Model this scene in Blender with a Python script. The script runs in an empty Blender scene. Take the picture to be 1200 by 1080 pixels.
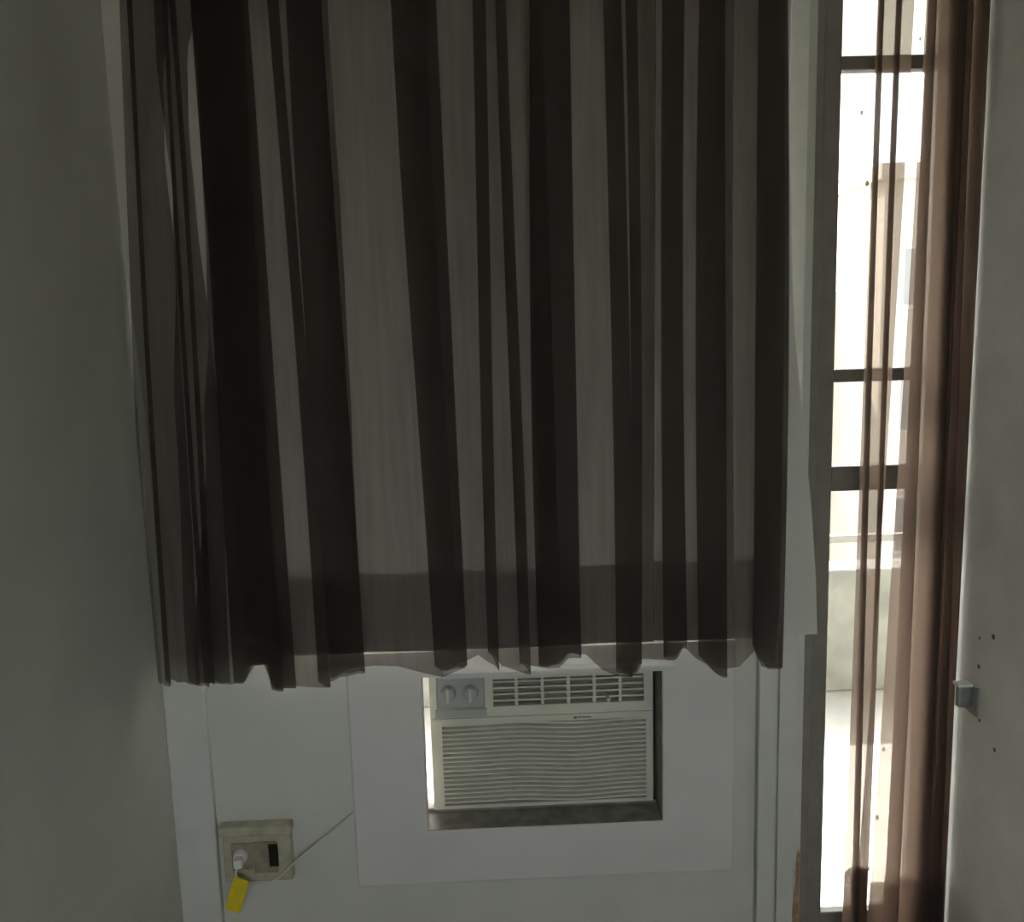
import bpy, bmesh, math, random
from mathutils import Vector, Matrix
random.seed(7)
sc = bpy.context.scene
COL = sc.collection

# ------------------------------------------------------------------ camera
FPX, W, H = 1080.0, 1200.0, 1080.0
CAM = Vector((0, -1.95, 1.5))
yaw, pitch, roll = (math.radians(v) for v in (1.7, 8.7, 1.6))
F = Vector((math.sin(yaw)*math.cos(pitch), math.cos(yaw)*math.cos(pitch), -math.sin(pitch)))
R0 = Vector((math.cos(yaw), -math.sin(yaw), 0)); U0 = R0.cross(F)
RR = math.cos(roll)*R0 - math.sin(roll)*U0
UU = math.sin(roll)*R0 + math.cos(roll)*U0
cd = bpy.data.cameras.new('camera'); cam = bpy.data.objects.new('camera', cd); COL.objects.link(cam)
cd.sensor_fit = 'HORIZONTAL'; cd.sensor_width = 36.0; cd.lens = 36.0*FPX/W; cd.clip_start = 0.02; cd.clip_end = 500
m3 = Matrix((RR, UU, -F)).transposed()
cam.matrix_world = Matrix.Translation(CAM) @ m3.to_4x4()
sc.camera = cam

# ------------------------------------------------------------------ world, sun, exposure
SKY, SUN, EXPO = 1.0, 3.2, 3.5
w = bpy.data.worlds.new('sky'); sc.world = w; w.use_nodes = True
nt = w.node_tree; nt.nodes.clear()
out = nt.nodes.new('ShaderNodeOutputWorld'); bg = nt.nodes.new('ShaderNodeBackground')
sky = nt.nodes.new('ShaderNodeTexSky'); sky.sky_type = 'NISHITA'; sky.sun_disc = False
sky.sun_elevation = math.radians(47); sky.sun_rotation = math.radians(-25)
sky.air_density = 1.2; sky.dust_density = 3.5; sky.ozone_density = 1.0
hs = nt.nodes.new('ShaderNodeHueSaturation'); hs.inputs['Saturation'].default_value = 0.22
nt.links.new(sky.outputs[0], hs.inputs['Color']); nt.links.new(hs.outputs[0], bg.inputs[0])
bg.inputs[1].default_value = SKY*0.14; nt.links.new(bg.outputs[0], out.inputs[0])
sl = bpy.data.lights.new('sun', 'SUN'); sl.energy = SUN; sl.angle = math.radians(1.0); sl.color = (1, .95, .87)
so = bpy.data.objects.new('sun', sl); COL.objects.link(so)
az, el = math.radians(-25), math.radians(47)          # sun stands in front of the camera, high over the balcony
sd = Vector((math.sin(az)*math.cos(el), math.cos(az)*math.cos(el), math.sin(el)))
so.rotation_euler = sd.to_track_quat('Z', 'Y').to_euler(); so.location = sd*30
vs = sc.view_settings
vs.view_transform = 'Standard'; vs.look = 'None'; vs.gamma = 1.0; vs.use_curve_mapping = False; vs.exposure = EXPO
sc.cycles.max_bounces = 14; sc.cycles.diffuse_bounces = 6; sc.cycles.transparent_max_bounces = 32
sc.cycles.transmission_bounces = 8; sc.cycles.sample_clamp_indirect = 8.0

# ------------------------------------------------------------------ helpers
def mat(name, col, rough=.6, spec=.3, metal=0, noise=0.0, nscale=20, bump=0.0, bscale=120, col2=None, ramp=(.35, .65)):
    m = bpy.data.materials.new(name); m.use_nodes = True
    n = m.node_tree; b = n.nodes['Principled BSDF']
    b.inputs['Base Color'].default_value = (*col, 1); b.inputs['Roughness'].default_value = rough
    b.inputs['Specular IOR Level'].default_value = spec; b.inputs['Metallic'].default_value = metal
    tc = n.nodes.new('ShaderNodeTexCoord')
    if noise or col2:
        t = n.nodes.new('ShaderNodeTexNoise'); t.inputs['Scale'].default_value = nscale; t.inputs['Detail'].default_value = 5
        r = n.nodes.new('ShaderNodeValToRGB'); n.links.new(tc.outputs['Object'], t.inputs['Vector'])
        n.links.new(t.outputs['Fac'], r.inputs[0])
        r.color_ramp.elements[0].position, r.color_ramp.elements[1].position = ramp
        c2 = col2 or tuple(c*(1-noise) for c in col)
        r.color_ramp.elements[0].color = (*c2, 1); r.color_ramp.elements[1].color = (*col, 1)
        n.links.new(r.outputs[0], b.inputs['Base Color'])
    if bump:
        t = n.nodes.new('ShaderNodeTexNoise'); t.inputs['Scale'].default_value = bscale; t.inputs['Detail'].default_value = 3
        bp = n.nodes.new('ShaderNodeBump'); bp.inputs['Strength'].default_value = bump; bp.inputs['Distance'].default_value = .004
        n.links.new(tc.outputs['Object'], t.inputs['Vector']); n.links.new(t.outputs['Fac'], bp.inputs['Height'])
        n.links.new(bp.outputs[0], b.inputs['Normal'])
    return m

def cloth_mat(name, openness, thru, diff, trans, tfac, weave=900):
    """woven cloth: open weave lets the view through, the threads reflect and pass light diffusely"""
    m = bpy.data.materials.new(name); m.use_nodes = True
    n = m.node_tree; n.nodes.clear(); N = n.nodes.new; L = n.links.new
    o = N('ShaderNodeOutputMaterial'); d = N('ShaderNodeBsdfDiffuse'); t = N('ShaderNodeBsdfTranslucent')
    tr = N('ShaderNodeBsdfTransparent'); m1 = N('ShaderNodeMixShader'); m2 = N('ShaderNodeMixShader')
    d.inputs[0].default_value = (*diff, 1); t.inputs[0].default_value = (*trans, 1); tr.inputs[0].default_value = (*thru, 1)
    m1.inputs[0].default_value = tfac; L(d.outputs[0], m1.inputs[1]); L(t.outputs[0], m1.inputs[2])
    if openness > 0:
        tc = N('ShaderNodeTexCoord'); mp = N('ShaderNodeMapping'); ns = N('ShaderNodeTexNoise')
        mp.inputs['Scale'].default_value = (60, 60, 4); ns.inputs['Scale'].default_value = 1.0; ns.inputs['Detail'].default_value = 3
        mr = N('ShaderNodeMapRange'); mr.inputs[1].default_value = .3; mr.inputs[2].default_value = .7
        mr.inputs[3].default_value = 1-openness*1.12; mr.inputs[4].default_value = 1-openness*.88
        L(tc.outputs['Object'], mp.inputs[0]); L(mp.outputs[0], ns.inputs[0]); L(ns.outputs[0], mr.inputs[0])
        L(mr.outputs[0], m2.inputs[0]); L(tr.outputs[0], m2.inputs[1]); L(m1.outputs[0], m2.inputs[2]); L(m2.outputs[0], o.inputs[0])
    else:
        L(m1.outputs[0], o.inputs[0])
    return m

def glass_mat(name, dirt=False):
    m = bpy.data.materials.new(name); m.use_nodes = True
    n = m.node_tree; n.nodes.clear(); N = n.nodes.new; L = n.links.new
    o = N('ShaderNodeOutputMaterial'); tr = N('ShaderNodeBsdfTransparent'); g = N('ShaderNodeBsdfGlossy')
    fr = N('ShaderNodeFresnel'); fr.inputs[0].default_value = 1.45; mx = N('ShaderNodeMixShader')
    tr.inputs[0].default_value = (.93, .95, .94, 1); g.inputs['Roughness'].default_value = .02
    L(fr.outputs[0], mx.inputs[0]); L(tr.outputs[0], mx.inputs[1]); L(g.outputs[0], mx.inputs[2])
    if dirt:                                  # dried specks on the pane
        tc = N('ShaderNodeTexCoord'); v = N('ShaderNodeTexVoronoi'); v.inputs['Scale'].default_value = 11
        mp = N('ShaderNodeMapping'); mp.inputs['Scale'].default_value = (1.3, 1, .9)
        lt = N('ShaderNodeMath'); lt.operation = 'LESS_THAN'; lt.inputs[1].default_value = .06
        df = N('ShaderNodeBsdfDiffuse'); df.inputs[0].default_value = (.25, .24, .2, 1); m2 = N('ShaderNodeMixShader')
        mu = N('ShaderNodeMath'); mu.operation = 'MULTIPLY'; mu.inputs[1].default_value = .8
        L(tc.outputs['Object'], mp.inputs[0]); L(mp.outputs[0], v.inputs['Vector']); L(v.outputs['Distance'], lt.inputs[0]); L(lt.outputs[0], mu.inputs[0])
        L(mu.outputs[0], m2.inputs[0]); L(mx.outputs[0], m2.inputs[1]); L(df.outputs[0], m2.inputs[2]); L(m2.outputs[0], o.inputs[0])
    else:
        L(mx.outputs[0], o.inputs[0])
    return m

M = dict(
    wall=mat('wall_paint', (.62, .62, .565), .7, .25, noise=.07, nscale=5, bump=.10, bscale=60),
    wall_r=mat('side_wall_paint', (.60, .60, .56), .7, .25, noise=.10, nscale=9, bump=.15, bscale=50),
    trimw=mat('trim_paint', (.64, .64, .60), .5, .35, noise=.06, nscale=12, bump=.05, bscale=40),
    peel=mat('peeled_wood', (.52, .34, .20), .8, .1, noise=.4, nscale=60, bump=.3, bscale=150),
    board=mat('board_paint', (.67, .645, .62), .55, .3, noise=.05, nscale=7, bump=.05, bscale=30),
    sleeve=mat('bare_sleeve', (.30, .28, .245), .8, .15, noise=.35, nscale=30, bump=.1),
    ac=mat('aged_plastic', (.68, .675, .57), .45, .4, noise=.10, nscale=14),
    acdark=mat('grille_back', (.26, .26, .23), .8, .1), acrec=mat('duct_back', (.38, .36, .30), .8, .1),
    acpanel=mat('control_plate', (.42, .44, .42), .4, .4, noise=.06, nscale=40),
    acmetal=mat('casing_metal', (.5, .5, .48), .5, .4, .3),
    badge=mat('badge_ink', (.10, .11, .11), .5, .3),
    beige=mat('outlet_plastic', (.50, .46, .36), .5, .35, noise=.25, nscale=35),
    beige2=mat('outlet_face', (.34, .29, .22), .55, .3, noise=.3, nscale=50),
    black=mat('black_plastic', (.012, .012, .012), .4, .3),
    plug=mat('white_plastic', (.78, .78, .74), .4, .4),
    cord=mat('cord_plastic', (.62, .60, .50), .5, .3),
    yellow=mat('yellow_tag', (.80, .62, .03), .5, .3, noise=.12, nscale=60),
    door=mat('dark_frame_paint', (.26, .24, .21), .45, .4, noise=.15, nscale=18),
    winf=mat('window_frame_paint', (.5, .5, .46), .5, .3),
    metal=mat('dull_metal', (.42, .44, .42), .4, .5, .7, noise=.2, nscale=80),
    hole=mat('wall_hole', (.16, .13, .09), .9, .05),
    floor=mat('floor_tile', (.42, .36, .29), .45, .4, noise=.15, nscale=6),
    ceil=mat('ceiling_paint', (.66, .66, .63), .8, .2, noise=.04, nscale=4),
    bfloor=mat('balcony_tile', (.36, .35, .33), .6, .3, noise=.12, nscale=8),
    concrete=mat('concrete', (.22, .225, .21), .9, .1, noise=.25, nscale=9, bump=.3, bscale=30),
    facade=mat('beige_facade', (.50, .45, .38), .9, .1, noise=.1, nscale=1.5),
    facade2=mat('grey_facade', (.46, .45, .43), .9, .1, noise=.1, nscale=1.2),
    pane=mat('dark_pane', (.22, .21, .20), .5, .3),
    rail=mat('railing_paint', (.20, .20, .19), .5, .4),
    ground=mat('street', (.30, .30, .28), .9, .1, noise=.2, nscale=.4),
    sheer=cloth_mat('brown_sheer', .35, (1, .97, .95), (.072, .061, .057), (.17, .13, .11), .5),
    dsheer=cloth_mat('backlit_sheer', .22, (1, .94, .90), (.085, .068, .060), (.25, .17, .125), .5),  # same cloth as the main sheer, made denser and warmer to imitate strong backlight
    lining=cloth_mat('white_lining', 0, (1, 1, 1), (.66, .65, .60), (.60, .58, .53), .050),
    glass=glass_mat('window_glass'), dglass=glass_mat('door_glass', True),
)

class MB:
    def __init__(s): s.v = []; s.f = []
    def box(s, x0, x1, y0, y1, z0, z1):
        b = len(s.v)
        s.v += [(x, y, z) for z in (z0, z1) for y in (y0, y1) for x in (x0, x1)]
        s.f += [tuple(b+i for i in q) for q in ((0, 2, 3, 1), (4, 5, 7, 6), (0, 1, 5, 4), (2, 6, 7, 3), (0, 4, 6, 2), (1, 3, 7, 5))]
        return s
    def prism(s, pts, y0, y1):      # outline in x,z (counter-clockwise seen from -y) swept along y
        b = len(s.v); n = len(pts)
        s.v += [(x, y0, z) for x, z in pts] + [(x, y1, z) for x, z in pts]
        s.f += [tuple(b+i for i in range(n)), tuple(b+2*n-1-i for i in range(n))]
        s.f += [(b+i, b+n+i, b+n+(i+1) % n, b+(i+1) % n) for i in range(n)]
        return s
    def plan(s, pts, z0, z1):       # outline in x,y swept along z
        b = len(s.v); n = len(pts)
        s.v += [(x, y, z0) for x, y in pts] + [(x, y, z1) for x, y in pts]
        s.f += [tuple(b+n-1-i for i in range(n)), tuple(b+n+i for i in range(n))]
        s.f += [(b+i, b+(i+1) % n, b+n+(i+1) % n, b+n+i) for i in range(n)]
        return s
    def cyl(s, c, r0, r1, h, axis='y', n=20):
        b = len(s.v); c = Vector(c)
        for k, (rr, t) in enumerate(((r0, 0), (r1, h))):
            for i in range(n):
                a = 2*math.pi*i/n; u, v2 = rr*math.cos(a), rr*math.sin(a)
                s.v.append(tuple(c + {'y': Vector((u, t, v2)), 'x': Vector((t, u, v2)), 'z': Vector((u, v2, t))}[axis]))
        s.f += [tuple(b+i for i in range(n)), tuple(b+2*n-1-i for i in range(n))]
        s.f += [(b+i, b+n+i, b+n+(i+1) % n, b+(i+1) % n) for i in range(n)]
        return s
    def tube(s, pts, r, n=10):
        b = len(s.v); pts = [Vector(p) for p in pts]
        for i, p in enumerate(pts):
            t = (pts[min(i+1, len(pts)-1)]-pts[max(i-1, 0)]).normalized()
            a = t.cross(Vector((0, 1, 0.01))).normalized(); c = t.cross(a)
            for k in range(n):
                an = 2*math.pi*k/n; s.v.append(tuple(p + r*(math.cos(an)*a + math.sin(an)*c)))
        for i in range(len(pts)-1):
            for k in range(n):
                s.f.append((b+i*n+k, b+i*n+(k+1) % n, b+(i+1)*n+(k+1) % n, b+(i+1)*n+k))
        s.f += [tuple(b+k for k in range(n))[::-1], tuple(b+(len(pts)-1)*n+k for k in range(n))]
        return s
    def build(s, name, m, parent=None, smooth=False, bevel=0, seg=2):
        me = bpy.data.meshes.new(name); me.from_pydata(s.v, [], s.f); me.update()
        bm = bmesh.new(); bm.from_mesh(me); bmesh.ops.recalc_face_normals(bm, faces=bm.faces); bm.to_mesh(me); bm.free()
        me.materials.append(M[m])
        o = bpy.data.objects.new(name, me); COL.objects.link(o)
        if smooth:
            for p in me.polygons: p.use_smooth = True
        if bevel:
            md = o.modifiers.new('edge', 'BEVEL'); md.width = bevel; md.segments = seg; md.limit_method = 'ANGLE'
        if parent: o.parent = parent
        return o
def frame_mesh(x0, x1, z0, z1, hx0, hx1, hz0, hz1, y0, y1):
    s = MB(); o = [(x0, z0), (x1, z0), (x1, z1), (x0, z1)]; h = [(hx0, hz0), (hx1, hz0), (hx1, hz1), (hx0, hz1)]
    for y in (y0, y1): s.v += [(x, y, z) for x, z in o] + [(x, y, z) for x, z in h]
    for i in range(4):
        j = (i+1) % 4
        s.f += [(i, j, 4+j, 4+i), (8+i, 12+i, 12+j, 8+j), (i, 8+i, 8+j, j), (4+i, 4+j, 12+j, 12+i)]
    return s
def tag(o, label=None, cat=None, group=None, kind=None):
    for k, v in (('label', label), ('category', cat), ('group', group), ('kind', kind)):
        if v: o[k] = v
    return o
def empty(name, loc, label=None, cat=None, group=None, kind=None):
    o = bpy.data.objects.new(name, None); COL.objects.link(o); o.location = loc; o.empty_display_size = .05
    return tag(o, label, cat, group, kind)
def under(o, parent):               # parent a world-space mesh to an Empty without moving it
    o.parent = parent; o.matrix_parent_inverse = Matrix.Translation(-parent.location); return o
def struct(o, label, cat): return tag(o, label, cat, kind='structure')

# ------------------------------------------------------------------ room shell
XL, XR = -0.717, 0.993            # side walls
YB, ZC = -3.6, 2.55               # rear wall, ceiling
T = 0.14                          # thickness of the outer wall
WIN = (-0.58, 0.575, 0.815, 2.16)  # window opening behind the curtains
ACH = (-0.176, 0.385, 0.366, 0.745)  # hole for the air conditioner
DOOR = (0.70, XR, 0.0, 2.30)      # balcony door opening
def grid_wall(x0, x1, z0, z1, y0, y1, holes):
    xs = sorted({x0, x1, *[h[i] for h in holes for i in (0, 1)]}); zs = sorted({z0, z1, *[h[i] for h in holes for i in (2, 3)]})
    b = MB()
    for i in range(len(xs)-1):
        for k in range(len(zs)-1):
            cx, cz = (xs[i]+xs[i+1])/2, (zs[k]+zs[k+1])/2
            if any(h[0] < cx < h[1] and h[2] < cz < h[3] for h in holes): continue
            b.box(xs[i], xs[i+1], y0, y1, zs[k], zs[k+1])
    return b
struct(grid_wall(XL-.15, XR, 0, ZC, 0, T, [WIN, ACH, DOOR, (.580, .597, 0, 2.16)]).box(.580, .597, .018, T, 0, 2.16).build('wall_back', 'wall'), 'white painted outer wall behind the curtains and air conditioner', 'wall')
struct(MB().box(XL-.15, XL, YB, 0, 0, ZC).build('wall_left', 'wall'), 'large plain white wall filling the left edge', 'wall')
SW = (-3.35, -2.45, .85, 2.15)        # unseen window added in the right wall to light the left side
b = MB().box(XR, XR+.15, YB, SW[0], 0, ZC).box(XR, XR+.15, SW[1], T, 0, ZC).box(XR, XR+.15, SW[0], SW[1], 0, SW[2]).box(XR, XR+.15, SW[0], SW[1], SW[3], ZC)
struct(b.build('wall_right', 'wall_r'), 'white marked wall at the right edge beside the brown curtain', 'wall')
RW = (-.45, .80, .85, 2.15)           # unseen opening added in the rear wall for fill light
struct(grid_wall(XL-.15, XR+.15, 0, ZC, YB-.15, YB, [RW]).build('wall_rear', 'wall'), 'plain white wall behind the viewer', 'wall')
struct(MB().box(XL-.15, XR+.15, YB-.15, T, -.15, 0).build('floor', 'floor'), 'brown floor of the room', 'floor')
struct(MB().box(XL-.15, XR+.15, YB-.15, T, ZC, ZC+.15).build('ceiling', 'ceil'), 'white ceiling of the room', 'ceiling')

# casing in the left corner, battens and rounded end board by the door
t = MB().box(XL, -.628, -.022, 0, 0, ZC).build('trim_1', 'trimw', bevel=.004)
struct(t, 'white casing board in the left corner beside the curtain', 'casing')
t = MB().box(.597, .638, -.008, 0, 0, ZC).build('trim_2', 'trimw', bevel=.003)
struct(t, 'narrow white batten right of the air conditioner board', 'batten')
t = MB().plan([(.642, 0), (.642, -.012), (.679, -.012), (.6995, -.001), (.6995, 0)], 0, ZC).build('trim_3', 'trimw')
struct(t, 'white end board with chipped edge next to the dark door frame', 'casing')
# bare patch where the paint has come off the end board
b = MB()
prof = [(.668, .02), (.6985, .02), (.6985, .26), (.694, .275), (.690, .262), (.686, .215), (.689, .20), (.683, .17), (.679, .12), (.681, .10), (.673, .06)]
def on_trim(x): return -.0122 if x < .679 else -.0122 + (x-.679)/.0205*.011
b.v = [(x, on_trim(x)-.0006, z) for x, z in prof] + [(x, on_trim(x)+.001, z) for x, z in prof]
n = len(prof); b.f = [tuple(range(n)), tuple(range(2*n-1, n-1, -1))] + [(i, n+i, n+(i+1) % n, (i+1) % n) for i in range(n)]
tag(b.build('bare_patch', 'peel', t), 'bare brown wood where paint has peeled')

# window (seen only as light behind the cloth)
w0 = empty('window_1', ((WIN[0]+WIN[1])/2, .08, WIN[2])); struct(w0, 'window covered by the brown curtain and white lining', 'window')
fr = MB(); x0, x1, z0, z1 = WIN
fr.box(x0, x0+.04, .05, .11, z0, z1).box(x1-.04, x1, .05, .11, z0, z1).box(x0+.04, x1-.04, .05, .11, z0, z0+.04).box(x0+.04, x1-.04, .05, .11, z1-.04, z1)
under(fr.build('window_frame', 'winf'), w0)
xm = (x0+x1)/2
under(MB().box(xm-.02, xm+.02, .05, .11, z0+.04, z1-.04).build('mullion', 'winf'), w0)
for a, c in ((x0+.04, xm-.02), (xm+.02, x1-.04)):
    under(MB().box(a, c, .078, .082, z0+.04, z1-.04).build('pane', 'glass'), w0)
under(MB().box(x0-.02, x1, .0005, .05, z0, z0+.006).build('window_sill', 'trimw', bevel=.004), w0)

w2 = empty('fill_window_1', ((RW[0]+RW[1])/2, YB-.08, RW[2])); struct(w2, 'unseen window added behind the viewer as fill light', 'window')
under(frame_mesh(RW[0], RW[1], RW[2], RW[3], RW[0]+.05, RW[1]-.05, RW[2]+.05, RW[3]-.05, YB-.11, YB-.05).build('window_frame', 'winf'), w2)
under(MB().box(RW[0]+.05, RW[1]-.05, YB-.082, YB-.078, RW[2]+.05, RW[3]-.05).build('pane', 'glass'), w2)

w3 = empty('fill_window_2', (XR+.08, (SW[0]+SW[1])/2, SW[2])); struct(w3, 'unseen window added in the right wall as fill light', 'window')
f3 = MB().box(XR+.05, XR+.11, SW[0], SW[0]+.05, SW[2], SW[3]).box(XR+.05, XR+.11, SW[1]-.05, SW[1], SW[2], SW[3])
f3.box(XR+.05, XR+.11, SW[0]+.05, SW[1]-.05, SW[2], SW[2]+.05).box(XR+.05, XR+.11, SW[0]+.05, SW[1]-.05, SW[3]-.05, SW[3])
under(f3.build('window_frame', 'winf'), w3)
under(MB().box(XR+.078, XR+.082, SW[0]+.05, SW[1]-.05, SW[2]+.05, SW[3]-.05).build('pane', 'glass'), w3)

# balcony door: dark frame, leaf with rails, four panes
d0 = empty('door_1', (.84, .05, 0)); struct(d0, 'narrow dark framed glass balcony door behind the brown curtain', 'door')
GL, GR = .764, .966
under(MB().box(.700, .722, .01, .12, 0, 2.30).box(.722, XR-.006, .01, .12, 2.25, 2.30).box(XR-.006, XR, .01, .12, 0, 2.30).build('door_frame', 'door', bevel=.003), d0)
under(MB().box(.722, XR-.006, .02, .12, 0, .03).build('threshold', 'door'), d0)
lf = under(MB().box(.724, GL, .03, .072, .034, 2.246).build('stile', 'door', bevel=.004), d0)
under(MB().box(GR, XR-.008, .03, .072, .034, 2.246).build('stile', 'door', bevel=.004), d0)
rails = [(.034, .085), (1.105, 1.160), (1.346, 1.374), (1.992, 2.020), (2.20, 2.246)]
for a, c in rails:
    under(MB().box(GL, GR, .032, .070, a, c).build('rail', 'door', bevel=.003), d0)
for i in range(4):
    under(MB().box(GL, GR, .049, .053, rails[i][1], rails[i+1][0]).build('pane', 'dglass'), d0)

# ------------------------------------------------------------------ balcony and town outside
struct(MB().box(-3, 4.5, T, 1.75, -.15, -.01).build('balcony_floor', 'bfloor'), 'sunlit pale balcony floor seen through the door glass', 'floor')
struct(MB().box(-3, 4.5, T, 1.55, 2.36, 2.50).build('balcony_ceiling', 'ceil'), 'underside of the balcony slab above the door', 'ceiling')
struct(grid_wall(-3, XL-.15, 0, 2.55, 0, T, []).build('wall_facade_left', 'facade'), 'outer house wall beside the window', 'wall')
struct(grid_wall(XR+.15, 4.5, 0, 2.55, 0, T, []).build('wall_facade_right', 'facade'), 'outer house wall beyond the balcony door', 'wall')
struct(MB().box(-3, 4.5, 1.52, 1.68, -.01, .49).build('wall_parapet', 'concrete', bevel=.01), 'low grey concrete balcony parapet outside the door glass', 'parapet')
rl = empty('balcony_railing', (.75, 1.60, .49), 'dark horizontal metal rail above the concrete parapet outside', 'railing')
under(MB().box(-3, 4.5, 1.585, 1.615, .585, .615).build('handrail', 'rail', bevel=.004), rl)
for i in range(6):
    x = -2.6+i*1.25
    under(MB().box(x-.012, x+.012, 1.588, 1.612, .49, .585).build('post', 'rail'), rl)
struct(MB().box(-150, 150, -150, 200, -9.2, -9).build('ground', 'ground'), 'street ground far below the balcony', 'ground')
def building(name, x0, x1, y0, dep, z1, m, label, nx, nz, zoff):
    e = empty(name, ((x0+x1)/2, y0+dep/2, -9), label, 'building', 'houses across the street')
    under(MB().box(x0, x1, y0, y0+dep, -9, z1).build('wall', m), e)
    under(MB().box(x0-.15, x1+.15, y0-.15, y0+dep+.15, z1, z1+.35).build('roof', m), e)
    ww = (x1-x0)/nx
    for i in range(nx):
        for k in range(nz):
            cx, cz = x0+ww*(i+.5), zoff+k*3.0
            f = under(MB().box(cx-ww*.27, cx+ww*.27, y0-.05, y0+.02, cz, cz+1.5).build('window', 'winf'), e)
            p = MB().box(cx-ww*.24, cx+ww*.24, y0-.06, y0-.04, cz+.1, cz+1.4).build('window_pane', 'pane'); p.parent = f
    return e
building('apartment_building', 9.55, 17.5, 20, 8, 4.5, 'facade', 'taller beige apartment house seen through the door curtain', 4, 4, -7.5)
building('apartment_building', 3.0, 9.3, 23, 8, 1.9, 'facade2', 'lower grey apartment house left of the taller one', 4, 3, -7.5)

# ------------------------------------------------------------------ air conditioner board
OX0, OX1, OZ0, OZ1 = -.153, .374, .3765, .735
b0 = empty('surround_board', (.1, -.011, .25), 'white painted board framing the air conditioner opening', 'board')
BX0, BX1, BZ0, BZ1 = -.316, .536, .248, .795
yf, yb = -.032, 0
under(frame_mesh(BX0, BX1, BZ0, BZ1, OX0, OX1, OZ0, OZ1, yf, yb).build('board', 'board', bevel=.003), b0)
wb = bpy.data.objects['wall_back']
MB().box(-.176, OX1+.008, yb, .16, OZ0-.010, OZ0).build('sleeve_bottom', 'sleeve', wb)
MB().box(OX1, OX1+.010, yb, .16, OZ0, OZ1).build('sleeve_side', 'sleeve', wb)
under(MB().box(OX0, OX1, -.0312, 0, OZ0, OZ0+.0012).build('edge_strip', 'sleeve'), b0)
under(MB().box(OX1-.0012, OX1, -.0312, 0, OZ0+.0012, OZ1).build('edge_strip', 'sleeve'), b0)
lg = MB().box(-.105, .395, -.062, -.0325, .741, .754).build('trim_4', 'trimw', bevel=.003)
struct(lg, 'white ledge strip above the air conditioner opening', 'trim')

# ------------------------------------------------------------------ air conditioner
AX0, AX1, AZ0, AZ1, AY = -.143, .3655, .386, .724, .040
ac = empty('air_conditioner', ((AX0+AX1)/2, .25, AZ0), 'old cream window air conditioner set in the white board below the curtain', 'air conditioner')
under(MB().box(AX0+.006, AX1-.012, AY+.035, AY+.50, OZ0+.0005, AZ1-.01).build('casing', 'acmetal', bevel=.004), ac)
under(MB().box(-.1755, OX1-.0005, AY+.006, AY+.034, OZ0+.0003, AZ0).build('light_stop', 'sleeve'), ac)  # filler boxes added around the casing to stop sunlight leaking in
under(MB().box(AX1-.012, OX1-.0005, AY+.036, AY+.09, OZ0+.0003, AZ1).build('light_stop', 'sleeve'), ac)
under(MB().box(AX0+.01, OX1-.0005, AY+.036, AY+.09, AZ1-.009, OZ1+.009).build('light_stop', 'sleeve'), ac)
IX0, IX1, IZ0, IZ1 = -.118, .350, .394, .592     # intake grille opening
DX0, DX1, DZ0, DZ1 = -.005, .350, .630, .705     # discharge opening
PX0, PX1 = -.127, -.018                          # control plate
bz = MB(); ya, yb2 = AY, AY+.035
bz.box(AX0, IX0, ya, yb2, AZ0, IZ1).box(IX1, AX1, ya, yb2, AZ0, IZ1).box(IX0, IX1, ya, yb2, AZ0, IZ0)
bz.box(AX0, AX1, ya, yb2, IZ1, DZ0).box(AX0, PX0, ya, yb2, DZ0, AZ1).box(PX1, DX0, ya, yb2, DZ0, AZ1)
bz.box(DX1, AX1, ya, yb2, DZ0, AZ1).box(PX0, PX1, ya, yb2, DZ1, AZ1).box(DX0, DX1, ya, yb2, DZ1, AZ1)
under(bz.build('bezel', 'ac'), ac)
under(MB().box(AX0+.004, AX1-.002, AY-.006, AY, .602, .609).build('ridge', 'ac', bevel=.002), ac)
under(MB().box(IX0, IX1, AY+.020, AY+.028, IZ0, IZ1).build('filter', 'acdark'), ac)
NS = 18
def wave(u): return .0022*math.exp(-((u-.36)/.16)**2) - .0050*math.exp(-((u-.66)/.17)**2)
for i in range(NS):
    z = IZ0+.006+(IZ1-IZ0-.010)*i/(NS-1); s = MB(); n = 28
    for j in range(n+1):
        u = j/n; x = IX0+(IX1-IX0)*u; zz = z+wave(u)
        s.v += [(x, AY+.001, zz-.0006), (x, AY+.019, zz+.0050), (x, AY+.019, zz+.0075), (x, AY+.001, zz+.0030)]
    for j in range(n):
        for k in range(4): s.f.append((4*j+k, 4*j+(k+1) % 4, 4*j+4+(k+1) % 4, 4*j+4+k))
    s.f += [(0, 1, 2, 3), (4*n+3, 4*n+2, 4*n+1, 4*n)]
    under(s.build('slat', 'ac'), ac)
pl = under(MB().box(PX0, PX1, AY+.004, AY+.012, DZ0, DZ1).build('control_panel', 'acpanel', bevel=.002), ac)
under(MB().box(PX0-.004, PX1+.004, AY-.004, AY+.001, .612, .6285).build('panel_label', 'acpanel'), ac)
for kx in (-.101, -.050):
    kb = MB().cyl((kx, AY+.004, .668), .019, .015, -.018, 'y', 24); k = under(kb.build('knob', 'acpanel', bevel=.002), ac)
    g = MB().box(kx-.0035, kx+.0035, AY-.024, AY-.012, .652, .686).build('knob_grip', 'ac', bevel=.002); g.parent = k
    g.matrix_parent_inverse = Matrix.Translation(-ac.location) if False else Matrix.Identity(4)
dg = under(MB().box(DX0, DX1, AY+.030, AY+.034, DZ0, DZ1).build('outlet_recess', 'acrec'), ac)
under(frame_mesh(DX0, DX1, DZ0, DZ1, DX0+.006, DX1-.006, DZ0+.005, DZ1-.005, AY-.008, AY+.006).build('grille_frame', 'ac'), ac)
for i in range(4):
    z = DZ0+.018+i*.0148
    under(MB().box(DX0+.006, DX1-.006, AY-.006, AY+.004, z-.0017, z+.0017).build('louver', 'ac'), ac)
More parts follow.
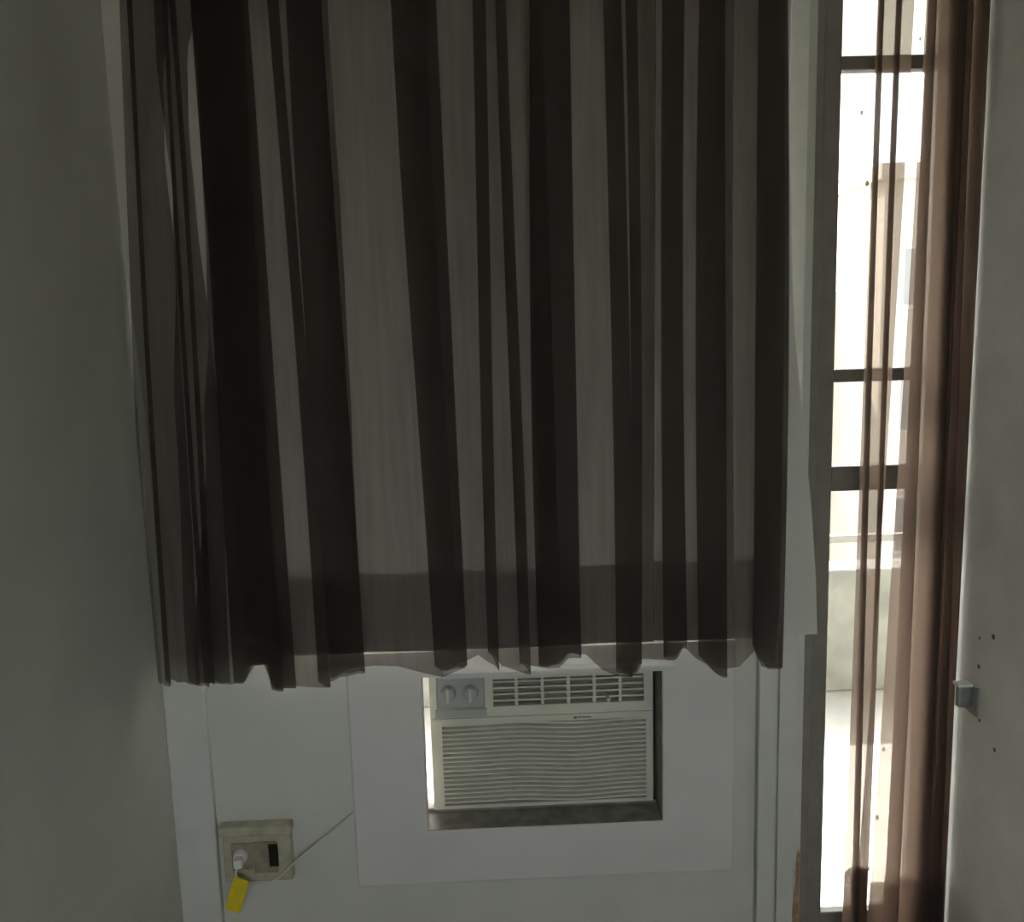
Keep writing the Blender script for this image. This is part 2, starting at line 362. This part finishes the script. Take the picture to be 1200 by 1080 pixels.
for i in range(5):
    x = DX0+(DX1-DX0)*(i+1)/6
    under(MB().box(x-.0035, x+.0035, AY-.004, AY+.020, DZ0, DZ1).build('vane', 'ac'), ac)
under(MB().cyl((.262, AY-.006, DZ0+.014), .006, .004, -.012, 'y', 12).build('tab', 'ac'), ac)
bd = MB(); bd.box(.184, .191, AY-.0012, AY+.0005, .5955, .6005)
for i in range(6): bd.box(.193+i*.0052, .1968+i*.0052, AY-.0012, AY+.0005, .5965, .5995)
tag(under(bd.build('badge', 'badge'), ac), 'small dark maker badge')

# ------------------------------------------------------------------ wall outlet, plug and cord
o0 = empty('wall_outlet', (-.535, -.02, .27), 'beige wall socket box with black switch low on the wall', 'wall socket')
ux0, ux1, uz0, uz1 = -.613, -.462, .268, .404
under(MB().box(ux0, ux1, -.026, 0, uz0, uz1-.022).build('box', 'beige', bevel=.004), o0)
under(MB().box(ux0-.006, ux1+.004, -.036, 0, uz1-.022, uz1).build('top_cover', 'beige', bevel=.005), o0)
under(MB().box(-.594, -.548, -.0285, -.026, .300, .364).build('socket_face', 'beige2', bevel=.001), o0)
under(MB().box(-.546, -.492, -.0280, -.026, .290, .366).build('switch_plate', 'beige2', bevel=.001), o0)
under(MB().box(-.511, -.490, -.0305, -.0281, .306, .360).build('switch', 'black', bevel=.002), o0)
pc = empty('power_cord', (-.57, -.04, .30), 'white plug on a thin cord with a hanging yellow tag', 'power cord')
under(MB().cyl((-.573, -.0286, .335), .0165, .014, -.016, 'y', 20).build('plug', 'plug', bevel=.002), pc)
under(MB().box(-.581, -.562, -.066, -.0446, .324, .346).build('plug_grip', 'plug', bevel=.004), pc)
def bez(P, n=24):
    out = []
    for k in range(len(P)-1):
        p0, p1, p2, p3 = (Vector(P[max(k-1, 0)]), Vector(P[k]), Vector(P[k+1]), Vector(P[min(k+2, len(P)-1)]))
        for i in range(n):
            t = i/n; out.append(.5*((2*p1)+(p2-p0)*t+(2*p0-5*p1+4*p2-p3)*t*t+(3*p1-p0-3*p2+p3)*t**3))
    out.append(Vector(P[-1])); return out
cp = [(-.573, -.056, .328), (-.578, -.058, .308), (-.572, -.05, .288), (-.55, -.042, .274), (-.52, -.036, .270), (-.492, -.033, .281), (-.466, -.030, .304), (-.41, -.018, .345), (-.34, -.006, .398), (-.322, -.003, .412)]
under(MB().tube(bez(cp, 10), .0028).build('cord', 'cord', smooth=True), pc)
tg = MB(); c = Vector((-.578, -.062, .262)); ax = Vector((.33, 0, .94)).normalized(); sdv = Vector((.94, -.10, -.33)).normalized()
hl, hw = .040, .0175
for dy in (-.0012, .0012):
    for s1, s2 in ((-1, -1), (1, -1), (1, 1), (-1, 1)):
        p = c+ax*hl*s2+sdv*hw*s1; tg.v.append((p.x, p.y+dy, p.z))
tg.f = [(0, 1, 2, 3), (7, 6, 5, 4), (0, 4, 5, 1), (1, 5, 6, 2), (2, 6, 7, 3), (3, 7, 4, 0)]
tag(under(tg.build('tag', 'yellow'), pc), 'plain yellow plastic tag')

# ------------------------------------------------------------------ hook and holes in the right wall
def wr(y, z): return Vector((XR, y, z))
h0 = empty('wall_hook', (XR, -.17, .70), 'small dull metal hook on the right wall beside the curtain', 'hook')
under(MB().box(XR-.004, XR, -.195, -.150, .668, .732).build('back_plate', 'metal', bevel=.001), h0)
under(MB().box(XR-.030, XR-.004, -.172, -.156, .680, .726).build('catch', 'metal', bevel=.003), h0)
under(MB().box(XR-.034, XR-.002, -.176, -.152, .7262, .732).build('catch_top', 'plug', bevel=.001), h0)
wro = bpy.data.objects['wall_right']
for (y, z, rr) in ((-.235, .855, .006), (-.185, .835, .0035), (-.188, .775, .005), (-.26, .63, .005), (-.20, .665, .004)):
    tag(MB().cyl((XR-.0006, y, z), rr, rr*.8, .0010, 'x', 10).build('screw_hole', 'hole', wro), 'dark screw hole')

# ------------------------------------------------------------------ curtains
def smooth_path(P, n):
    """even-parameter Catmull-Rom through (x, y) points"""
    out = []
    for k in range(len(P)-1):
        p0, p1, p2, p3 = P[max(k-1, 0)], P[k], P[k+1], P[min(k+2, len(P)-1)]
        for i in range(n):
            t = i/n
            out.append(tuple(.5*(2*p1[j]+(p2[j]-p0[j])*t+(2*p0[j]-5*p1[j]+4*p2[j]-p3[j])*t*t+(3*p1[j]-p0[j]-3*p2[j]+p3[j])*t**3) for j in (0, 1)))
    out.append(tuple(P[-1])); return out
def curtain_mesh(x0, x1, folds, yc, amp, ztop, zbot, rows, name, m, parent=None, seed=1, zjit=.006, edge0=None, edge1=None, sub=6, zfun=None, yedge=None, v0=0.0, dy=0.0):
    """cloth hung in overlapping Z folds; folds = [(xa, xb, bottom shift, spread)] gives the strips where it lies three layers deep"""
    rnd = random.Random(seed); ph = [(rnd.uniform(0, 6.28), rnd.uniform(0, 6.28), rnd.uniform(.6, 1.25), rnd.uniform(-1, 1)) for _ in folds]
    s = MB(); cols = None
    for r in range(rows+1):
        v = v0+(1-v0)*r/rows
        P = []
        a0 = x0 if edge0 is None else edge0(v); a1 = x1 if edge1 is None else edge1(v)
        P.append((a0, yc if yedge is None else yedge))
        if yedge is not None: P.append((a0+.09, yc))
        ks = (.55+.45*min(1, v*1.6)) 
        for i, (xa, xb, sh, sp) in enumerate(folds):
            p1, p2, am, q = ph[i]
            dx = sh*v + .006*math.sin(3.1*v+p1); wd = 1+sp*(v-.45) + .10*math.sin(4*v+p2)
            mid, hw = (xa+xb)/2+dx, max(.003, (xb-xa)/2*wd)
            A = amp*am*ks*(.8+.2*math.sin(2.2*v+p2)); 
            yb_ = yc+.6*q*.008
            P += [(mid+hw*.75, yb_-A*.9), (mid+hw, yb_-A*.45), (mid, yb_), (mid-hw, yb_+A*.45), (mid-hw*.75, yb_+A*.9)]
        P.append((a1, yc))
        row = smooth_path(P, sub); cols = len(row)
        for k, (x, y) in enumerate(row):
            u = k/(cols-1)
            zb = zbot + zjit*math.sin(u*41+seed)*.6 + zjit*math.sin(u*97+2*seed)*.4
            if zfun: zb = zfun(x)+zjit*.3*math.sin(u*97)
            s.v.append((x, y+dy, ztop+(zb-ztop)*v))
    for r in range(rows):
        for k in range(cols-1):
            a = r*cols+k; s.f.append((a, a+1, a+cols+1, a+cols))
    return s.build(name, m, parent, smooth=True)
def cx(px, py=400, Y=-.125):         # photo column at a row -> metres along the wall at the cloth's depth
    d = F*FPX + RR*(px-W/2) - UU*(py-H/2); return (CAM + d*((Y-CAM.y)/d.y)).x

ZT = 2.33
YC = -.125
# main brown sheer
cu = empty('curtain', (0, YC, .78), 'wide dark brown sheer curtain over the window above the air conditioner', 'curtain')
def px_edge(pts, YC=YC):                   # (row, column) pairs of a cloth edge -> x as a function of v
    P = []
    for py, px in pts:
        d = F*FPX + RR*(px-W/2) - UU*(py-H/2); q = CAM + d*((YC-CAM.y)/d.y); P.append((q.z, q.x))
    P = [(ZT, P[0][1])] + P + [(.70, P[-1][1])]
    def f(v):
        z = ZT+(.775-ZT)*v
        for (za, xa), (zb, xb) in zip(P, P[1:]):
            if z >= zb:
                t = max(0, min(1, (za-z)/max(1e-6, za-zb))); t = t*t*(3-2*t); return xa+(xb-xa)*t
        return P[-1][1]
    return f
HEM = [(185, 797), (235, 800), (286, 801), (291, 779), (316, 777), (320, 806), (356, 804), (385, 801), (405, 790), (425, 783), (470, 780), (505, 786),
       (520, 788), (540, 778), (558, 763), (576, 770), (590, 782), (640, 784), (655, 780), (668, 766), (692, 767), (712, 788), (742, 789), (752, 774), (790, 773), (800, 758), (820, 774), (845, 790), (865, 783), (885, 760), (893, 780), (908, 778), (918, 768)]
def hemz(x):                        # hanging length of the cloth along its width
    P = HEMZ
    if x <= P[0][0]: return P[0][1]
    for (xa, za), (xb, zb) in zip(P, P[1:]):
        if x <= xb:
            t = (x-xa)/max(1e-6, xb-xa); t = t*t*(3-2*t); return za+(zb-za)*t
    return P[-1][1]
HEMZ = []
for px, py in HEM:
    d = F*FPX + RR*(px-W/2) - UU*(py-H/2); q = CAM + d*((YC-CAM.y)/d.y); HEMZ.append((q.x, q.z))
def fold_list(st): return [(cx(a), cx(b), s1, s2) for a, b, s1, s2 in st]
eL = lambda v: -.628-.052*min(1, v*1.5)
under(curtain_mesh(-.66, -.6, [(-.618, -.606, -.045, .2)], YC-.012, .022, ZT, .772, 40, 'sheer', 'sheer', None, 11, .008, zfun=hemz,
    edge0=eL, edge1=px_edge([(0, 200), (110, 194), (190, 196), (300, 208), (420, 214), (600, 226), (795, 236)])), cu)
under(curtain_mesh(-.6, -.55, [(-.560, -.548, -.03, .3), (-.553, -.540, -.03, .2)], YC, .022, ZT, .776, 40, 'sheer', 'sheer', None, 12, .008, zfun=hemz,
    edge0=px_edge([(0, 180), (80, 184), (160, 194), (220, 202), (290, 204), (500, 206), (795, 220)]),
    edge1=px_edge([(0, 232), (70, 219), (160, 222), (260, 231), (380, 245), (500, 258), (795, 270)])), cu)
strips = [(250, 290, 0, .1), (258, 318, 0, .1), (268, 306, .006, .1), (341, 350, .01, .2), (368, 402, .0, .2),
          (484, 519, .010, -.1), (566, 572, .0, .1), (600, 605, .0, .1), (632, 672, .0, .1), (715, 725, .004, .1), (740, 745, 0, .2),
          (783, 800, .0, .3), (828, 846, 0, .2), (888, 910, 0, .2)]
under(curtain_mesh(-.55, .612, fold_list(strips), YC, .031, ZT, .772, 40, 'sheer', 'sheer', None, 3, .008, zfun=hemz,
    edge0=px_edge([(0, 228), (70, 232), (160, 235), (260, 240), (380, 244), (500, 240), (795, 230)]), edge1=px_edge([(0, 921), (400, 919), (700, 914), (780, 908)])), cu)
# white lining behind it
def lin_edge(v):
    z = ZT+(.815-ZT)*v
    pts = [(ZT, .612), (2.10, .618), (1.61, .633), (1.45, .643), (1.29, .661), (1.10, .684), (.95, .697), (.80, .704)]
    for (za, xa), (zb, xb) in zip(pts, pts[1:]):
        if z >= zb: return xa+(xb-xa)*(za-z)/(za-zb)
    return pts[-1][1]
cl = empty('curtain_lining', (0, -.066, .80), 'white lining curtain behind the brown one, flaring out at its right edge', 'curtain')
lf_ = [(-.52, -.50, 0, .1), (-.30, -.29, .0, .1), (-.10, -.095, .01, .1), (.12, .128, 0, .1), (.33, .336, .005, .1), (.50, .506, 0, .1)]
under(curtain_mesh(-.66, .60, lf_, -.066, .008, ZT, .812, 40, 'lining', 'lining', None, 9, .004, yedge=-.027, edge0=lambda v: -.7145+.016*max(0, min(1, (v-.38)/.3)), edge1=lin_edge), cl)
under(curtain_mesh(-.655, .60, lf_, -.060, .008, .985, .813, 8, 'lining_hem', 'lining', None, 9, .004, yedge=-.025, edge0=lambda v: -.696, edge1=lambda v: lin_edge(.89+.11*v)-.003), cl)
# right sheer in front of the balcony door
e0 = lambda v: .787-.018*v
cr = empty('curtain', (.88, -.10, .05), 'brown sheer curtain bunched in front of the balcony door by the right wall', 'curtain')
fl = [(.800, .804, -.008, .2), (.833, .838, -.026, .2)]
under(curtain_mesh(.787, .86, fl, -.085, .008, ZT, .06, 44, 'sheer', 'dsheer', None, 5, .008, edge0=e0, edge1=lambda v: .861-.068*v**1.3), cr)
under(curtain_mesh(.787, .86, fl, -.085, .008, ZT, .06, 8, 'hem', 'dsheer', None, 5, .008, v0=.908, dy=.004, edge0=e0, edge1=lambda v: .861-.068*v**1.3), cr)
fr_ = [(.888, .892, -.03, .3), (.910, .928, .006, .2), (.926, .946, .006, .2), (.942, .962, .002, .1), (.958, .980, 0, .1)]
under(curtain_mesh(.872, .978, fr_, -.108, .026, ZT, .06, 44, 'sheer', 'dsheer', None, 6, .008, edge0=lambda v: .874-.060*v**1.2, edge1=lambda v: XR-.004), cr)
under(curtain_mesh(.872, .978, fr_, -.108, .026, ZT, .06, 8, 'hem', 'dsheer', None, 6, .008, v0=.915, dy=.004, edge0=lambda v: .874-.060*v**1.2, edge1=lambda v: XR-.004), cr)
# rail the cloth hangs from
ra = empty('curtain_rail', (.13, -.09, ZT), 'pale curtain rail above the window', 'curtain rail')
under(MB().box(XL+.0005, XR-.0005, -.135, -.035, ZT, ZT+.035).build('track', 'trimw', bevel=.004), ra)
for x in (-.6, .13, .9):
    under(MB().box(x-.02, x+.02, -.035, 0, ZT+.005, ZT+.030).build('bracket', 'metal'), ra)
